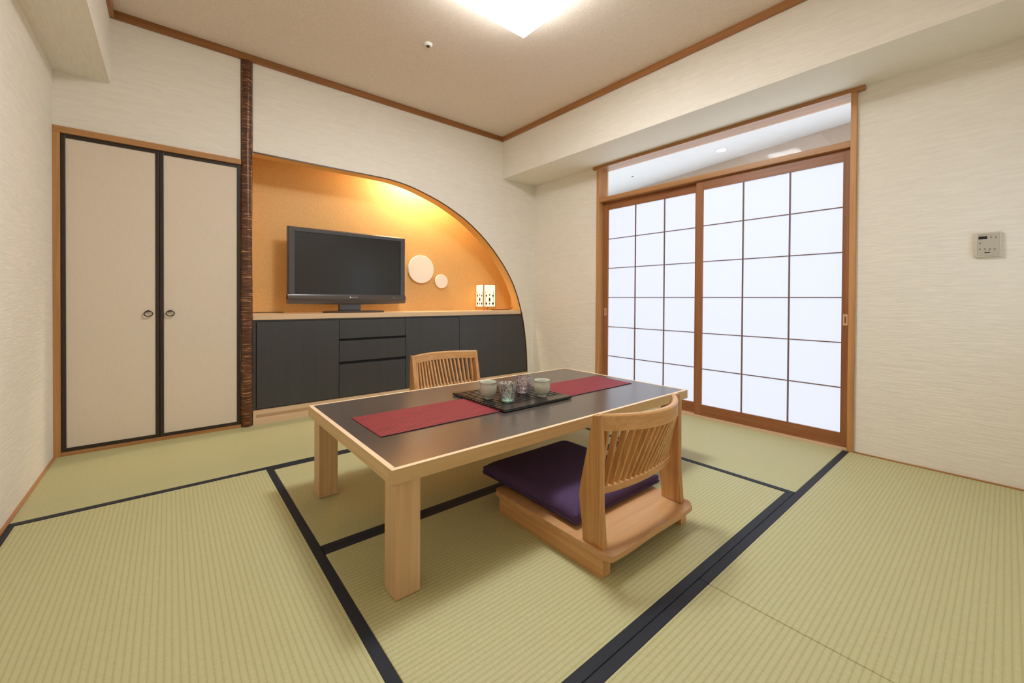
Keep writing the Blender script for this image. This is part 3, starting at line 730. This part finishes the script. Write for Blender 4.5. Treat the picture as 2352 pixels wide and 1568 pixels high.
# ------------------------------------------------------------------ legless chair on its low base (built facing +Y at the origin)
def chair(lab):
    t = thing('floor_chair', lab, 'chair', (0, 0, 0), 'floor chairs at the low table')
    W = .262
    # side runners
    for s in (-1, 1):
        x0, x1 = (-.262, -.224) if s < 0 else (.224, .262)
        obj('side_rail', prism(BM(), [(-.262, .0), (.258, .0), (.262, .004), (.262, .068), (-.262, .068), (-.266, .064), (-.266, .004)], 'X', x0, x1), M['oak_y'], t)
    obj('cross_rail', B(-.224, .224, .17, .205, .012, .068, bev=.002), M['oak_x'], t)
    # seat board: bent plywood, sunk a little behind the cushion, rolled back edge
    bm = BM(); nx, ny = 28, 26
    def zt(x, y):
        u = x/.272
        z = .088
        if y < -.13:
            k = min(1, (-.13-y)/.09); k = k*k*(3-2*k)
            z -= .017*k*(1-u**4)
        if y < -.25: z += .013*((-.25-y)/.045)*(1-u**2) - .004*((-.25-y)/.045)**2
        return z
    def yb(x): return -.293+.022*(1-(x/.272)**2)*0
    top_, bot = [], []
    for j in range(ny+1):
        r1, r2 = [], []
        for i in range(nx+1):
            x = -.272+.544*i/nx; v = j/ny; y = -.295+.588*v
            rc = .02                                              # rounded corners in plan
            ex = max(0, abs(x)-(.272-rc)); 
            if y < -.295+rc: y = max(y, -.295+rc-math.sqrt(max(0, rc*rc-ex*ex)))
            if y > .293-rc: y = min(y, .293-rc+math.sqrt(max(0, rc*rc-ex*ex)))
            z = zt(x, y)
            r1.append(bm.verts.new((x, y, z))); r2.append(bm.verts.new((x, y, z-.0185)))
        top_.append(r1); bot.append(r2)
    for j in range(ny):
        for i in range(nx):
            bm.faces.new((top_[j][i], top_[j][i+1], top_[j+1][i+1], top_[j+1][i]))
            bm.faces.new((bot[j][i], bot[j+1][i], bot[j+1][i+1], bot[j][i+1]))
    for j in range(ny):
        bm.faces.new((top_[j][0], top_[j+1][0], bot[j+1][0], bot[j][0])); bm.faces.new((top_[j][nx], bot[j][nx], bot[j+1][nx], top_[j+1][nx]))
    for i in range(nx):
        bm.faces.new((top_[0][i], bot[0][i], bot[0][i+1], top_[0][i+1])); bm.faces.new((top_[ny][i], top_[ny][i+1], bot[ny][i+1], bot[ny][i]))
    obj('seat_board', bm, M['oak_seat'], t, smooth=50)
    # curved side posts with a knee
    oy = -1.072
    side = [(.812, .083), (.894, .083), (.898, .14), (.908, .205), (.911, .232), (.907, .262), (.888, .35), (.87, .43), (.856, .506),
            (.834, .508), (.828, .47), (.825, .40), (.824, .32), (.824, .262), (.823, .21), (.818, .15)]
    side = [(y+oy, z) for y, z in side]
    for s in (-1, 1):
        bm = BM(); n = len(side)
        def xs(z): return .262-.0
        A = [bm.verts.new((s*.2555, y, z)) for y, z in side]
        Bq = [bm.verts.new((s*.2325, y, z)) for y, z in side]
        bm.faces.new(A); bm.faces.new(Bq[::-1])
        for i in range(n): bm.faces.new((A[i], A[(i+1) % n], Bq[(i+1) % n], Bq[i]))
        bmesh.ops.bevel(bm, geom=[e for e in bm.edges if abs(e.verts[0].co.x-e.verts[1].co.x) < .02 and e.calc_face_angle(0) > 1.2], offset=.003, segments=2, affect='EDGES')
        obj('side_post', bm, M['oak_z'], t, smooth=35)
    # bowed rails
    def bow(u, z):                                                  # centre line of the back: u in -1..1
        yend = .849+oy if z > .4 else .872+oy
        dep = .092 if z > .4 else .032
        return yend-dep*(1-u*u)
    def bowrail(z0, z1, th, n=30, xe=.236, round_=0):
        bm = BM(); rings = []
        for k in range(n+1):
            u = -1+2*k/n; x = xe*u; y = bow(u, (z0+z1)/2)
            e = round_
            sec = [(y-th/2, z0), (y+th/2, z0), (y+th/2, z1-e), (y+th/2-e, z1), (y-th/2+e, z1), (y-th/2, z1-e)]
            rings.append([bm.verts.new((x, yy, zz)) for yy, zz in sec])
        for A, Bq in zip(rings, rings[1:]):
            for k in range(6): bm.faces.new((A[k], A[(k+1) % 6], Bq[(k+1) % 6], Bq[k]))
        bm.faces.new(rings[0]); bm.faces.new(rings[-1][::-1]); return bm
    obj('top_rail', bowrail(.455, .508, .022, round_=.005), M['oak_x'], t, smooth=35)
    obj('lower_rail', bowrail(.236, .259, .026, round_=.003), M['oak_x'], t, smooth=35)
    for k in range(17):
        u = (-8+k)/8.85; x = .236*u
        yt, yl = bow(u, .46), bow(u, .25)
        bm = BM(); w2, t2 = .0056, .0095
        lo = [bm.verts.new((x+a*w2, yl+b_*t2, .26)) for a, b_ in ((-1, -1), (1, -1), (1, 1), (-1, 1))]
        hi = [bm.verts.new((x+a*w2, yt+b_*t2, .455)) for a, b_ in ((-1, -1), (1, -1), (1, 1), (-1, 1))]
        for A, Bq in ((lo, hi),):
            for q in range(4): bm.faces.new((A[q], A[(q+1) % 4], Bq[(q+1) % 4], Bq[q]))
        bm.faces.new(lo[::-1]); bm.faces.new(hi)
        obj('slat', bm, M['oak_z'], t)
    return t
ch = chair('oak slatted-back chair on a low base in front of the table, holding the purple cushion')
ch2 = ch.copy(); C.objects.link(ch2)
ch2['label'] = 'oak slatted-back chair behind the table, only its backrest showing'
for c_ in list(ch.children):
    k = c_.copy(); C.objects.link(k); k.parent = ch2
ch.location = (1.309, 1.072, 0)
ch2.location = (1.463, 2.252, 0); ch2.rotation_euler = (0, 0, PI+math.radians(-.5))

# cushion
cx0, cx1, cy0, cy1, cz0, cz1 = 1.078, 1.606, .947, 1.492, .0905, .158
bm = BM(); nx, ny = 36, 36
def cush(i, j, top):
    u = -1+2*i/nx; v = -1+2*j/ny
    edge = max(abs(u), abs(v))
    # slightly pulled-in sides, pointed corners
    px = u*(1-.018*(1-v*v)*abs(u)); py = v*(1-.018*(1-u*u)*abs(v))
    x = (cx0+cx1)/2+px*(cx1-cx0)/2; y = (cy0+cy1)/2+py*(cy1-cy0)/2
    fall = (1-abs(u)**10)*(1-abs(v)**10)
    if top: z = (cz0+cz1)/2+.012+(cz1-(cz0+cz1)/2-.012)*fall**.5 - .004*(1-fall)
    else: z = cz0+.010*(1-fall**.5)
    return (x, y, z)
T = [[bm.verts.new(cush(i, j, True)) for i in range(nx+1)] for j in range(ny+1)]
Bt = [[bm.verts.new(cush(i, j, False)) for i in range(nx+1)] for j in range(ny+1)]
for j in range(ny):
    for i in range(nx):
        bm.faces.new((T[j][i], T[j][i+1], T[j+1][i+1], T[j+1][i])); bm.faces.new((Bt[j][i], Bt[j+1][i], Bt[j+1][i+1], Bt[j][i+1]))
for j in range(ny):
    bm.faces.new((T[j][0], T[j+1][0], Bt[j+1][0], Bt[j][0])); bm.faces.new((T[j][nx], Bt[j][nx], Bt[j+1][nx], T[j+1][nx]))
for i in range(nx):
    bm.faces.new((T[0][i], Bt[0][i], Bt[0][i+1], T[0][i+1])); bm.faces.new((T[ny][i], T[ny][i+1], Bt[ny][i+1], Bt[ny][i]))
cu = obj('seat_cushion', bm, M['purple'], loc=((cx0+cx1)/2, (cy0+cy1)/2, cz0), smooth=70)
tag(cu, 'flat square dark purple cushion lying on the near legless chair', 'cushion')
loop = []
for q in range(4):
    for k in range(18):
        s = -1+2*k/18
        u, v = [(s, -1), (1, s), (-s, 1), (-1, -s)][q]
        px = u*(1-.018*(1-v*v)*abs(u)); py = v*(1-.018*(1-u*u)*abs(v))
        loop.append(((cx0+cx1)/2+px*((cx1-cx0)/2+.001), (cy0+cy1)/2+py*((cy1-cy0)/2+.001), cz0+.018))
obj('seam_piping', tube(BM(), loop, .0028, 6, True), M['purple'], cu, smooth=60)

# ------------------------------------------------------------------ ceiling lamp, nozzle, control panel
L0x, L1x, L0y, L1y = .955, 1.621, 1.19, 1.857
cl = thing('ceiling_lamp', 'large square white ceiling lamp, shining', 'ceiling light', ((L0x+L1x)/2, (L0y+L1y)/2, ZC))
obj('shade', B(L0x, L1x, L0y, L1y, 2.43, 2.518, bev=.006, seg=3), M['lamp'], cl)
obj('added_glow_panel', B(L0x+.193, L1x-.193, L0y+.193, L1y-.193, 2.428, 2.4298), M['addedglow'], cl)  # small bright panel added under the shade to make shadows crisper
obj('mounting_plate', B(L0x+.06, L1x-.06, L0y+.06, L1y-.06, 2.5185, ZC-.0005), M['white'], cl)
sn = thing('ceiling_sensor', 'small round white sensor ring with a dark centre on the ceiling', 'sensor', (1.293, 2.426, ZC))
obj('ring', lathe(BM(), [(.0, ZC-.010), (.014, ZC-.011), (.018, ZC-.017), (.024, ZC-.014), (.030, ZC-.0006), (0, ZC-.0006)], 1.293, 2.426, 32), M['white'], sn, smooth=40)
obj('centre', lathe(BM(), [(0, ZC-.020), (.008, ZC-.020), (.009, ZC-.011), (0, ZC-.0105)], 1.293, 2.426, 20), M['iron'], sn, smooth=40)

pn = thing('control_panel', 'small beige wall control panel with dark display on the right wall', 'thermostat', (XR, .07, 1.16))
obj('housing', B(XR-.018, XR-.0003, .022, .112, 1.100, 1.218, bev=.003), M['thermo'], pn, smooth=40)
obj('cover', B(XR-.0205, XR-.017, .030, .099, 1.107, 1.213, bev=.001), M['thermo2'], pn)
obj('display', B(XR-.0212, XR-.0195, .068, .096, 1.186, 1.200), M['black'], pn, label='black display window')
def btn(y, z, r=.0034, m=M['grey']):
    bm = BM(); n = 16
    a = [bm.verts.new((XR-.0213, y+r*math.cos(2*PI*k/n), z+r*math.sin(2*PI*k/n))) for k in range(n)]
    b_ = [bm.verts.new((XR-.0200, y+r*math.cos(2*PI*k/n), z+r*math.sin(2*PI*k/n))) for k in range(n)]
    bm.faces.new(a); bm.faces.new(b_[::-1])
    for k in range(n): bm.faces.new((a[k], a[(k+1) % n], b_[(k+1) % n], b_[k]))
    obj('button', bm, m, pn)
for y, z in ((.056, 1.193), (.041, 1.191), (.091, 1.167), (.091, 1.138), (.075, 1.138), (.0595, 1.137), (.044, 1.136)): btn(y, z)
for y in (.075, .0595, .044): obj('button_caption', B(XR-.0211, XR-.0203, y-.005, y+.005, 1.1283, 1.1295), M['grey'], pn)
obj('caption_line', B(XR-.0211, XR-.0203, .05, .092, 1.2055, 1.2067), M['grey'], pn)
obj('maker_mark', B(XR-.0211, XR-.0203, .058, .076, 1.118, 1.1225), M['iron'], pn)

# ------------------------------------------------------------------ lights
def lamp(name, typ, loc, col, power, parent=None, **k):
    l = bpy.data.lights.new(name, typ); l.color = col; l.energy = power
    for a, v in k.items(): setattr(l, a, v)
    o = bpy.data.objects.new(name, l); C.objects.link(o)
    if parent: o.parent = parent; o.location = Vector(loc)-wloc(parent)
    else: o.location = loc
    return o
lamp('niche_light', 'SPOT', (1.82, 3.58, AZ-.03), (1, .84, .58), 66, nd, spot_size=math.radians(172), spot_blend=.8, shadow_soft_size=.04)
w = bpy.data.worlds.new('World'); S.world = w; w.use_nodes = True
w.node_tree.nodes['Background'].inputs[0].default_value = (.7, .8, 1, 1); w.node_tree.nodes['Background'].inputs[1].default_value = .2

# ------------------------------------------------------------------ camera
yaw, pit, rol, f = .6931, -.0087, .0058, 946.45
F = Vector((math.sin(yaw)*math.cos(pit), math.cos(yaw)*math.cos(pit), math.sin(pit)))
r0 = Vector((math.cos(yaw), -math.sin(yaw), 0)); u0 = r0.cross(F)
r = r0*math.cos(rol)+u0*math.sin(rol); u = r.cross(F)
cam = bpy.data.cameras.new('camera'); co = bpy.data.objects.new('camera', cam); C.objects.link(co)
mat = Matrix((r, u, -F)).transposed().to_4x4(); mat.translation = Vector((0, 0, .88))
co.matrix_world = mat
cam.sensor_width = 36; cam.lens = f/2352*36
cam.shift_x = 0; cam.shift_y = (695.5-784)/2352
cam.clip_start = .02
S.camera = co
S.view_settings.view_transform = 'Standard'; S.view_settings.look = 'None'
S.view_settings.gamma = 1; S.view_settings.exposure = .06; S.view_settings.use_curve_mapping = False
S.cycles.max_bounces = 8; S.cycles.diffuse_bounces = 5; S.cycles.glossy_bounces = 3; S.cycles.transmission_bounces = 4
S.cycles.use_adaptive_sampling = True; S.cycles.adaptive_threshold = .03
S.cycles.sample_clamp_indirect = 8
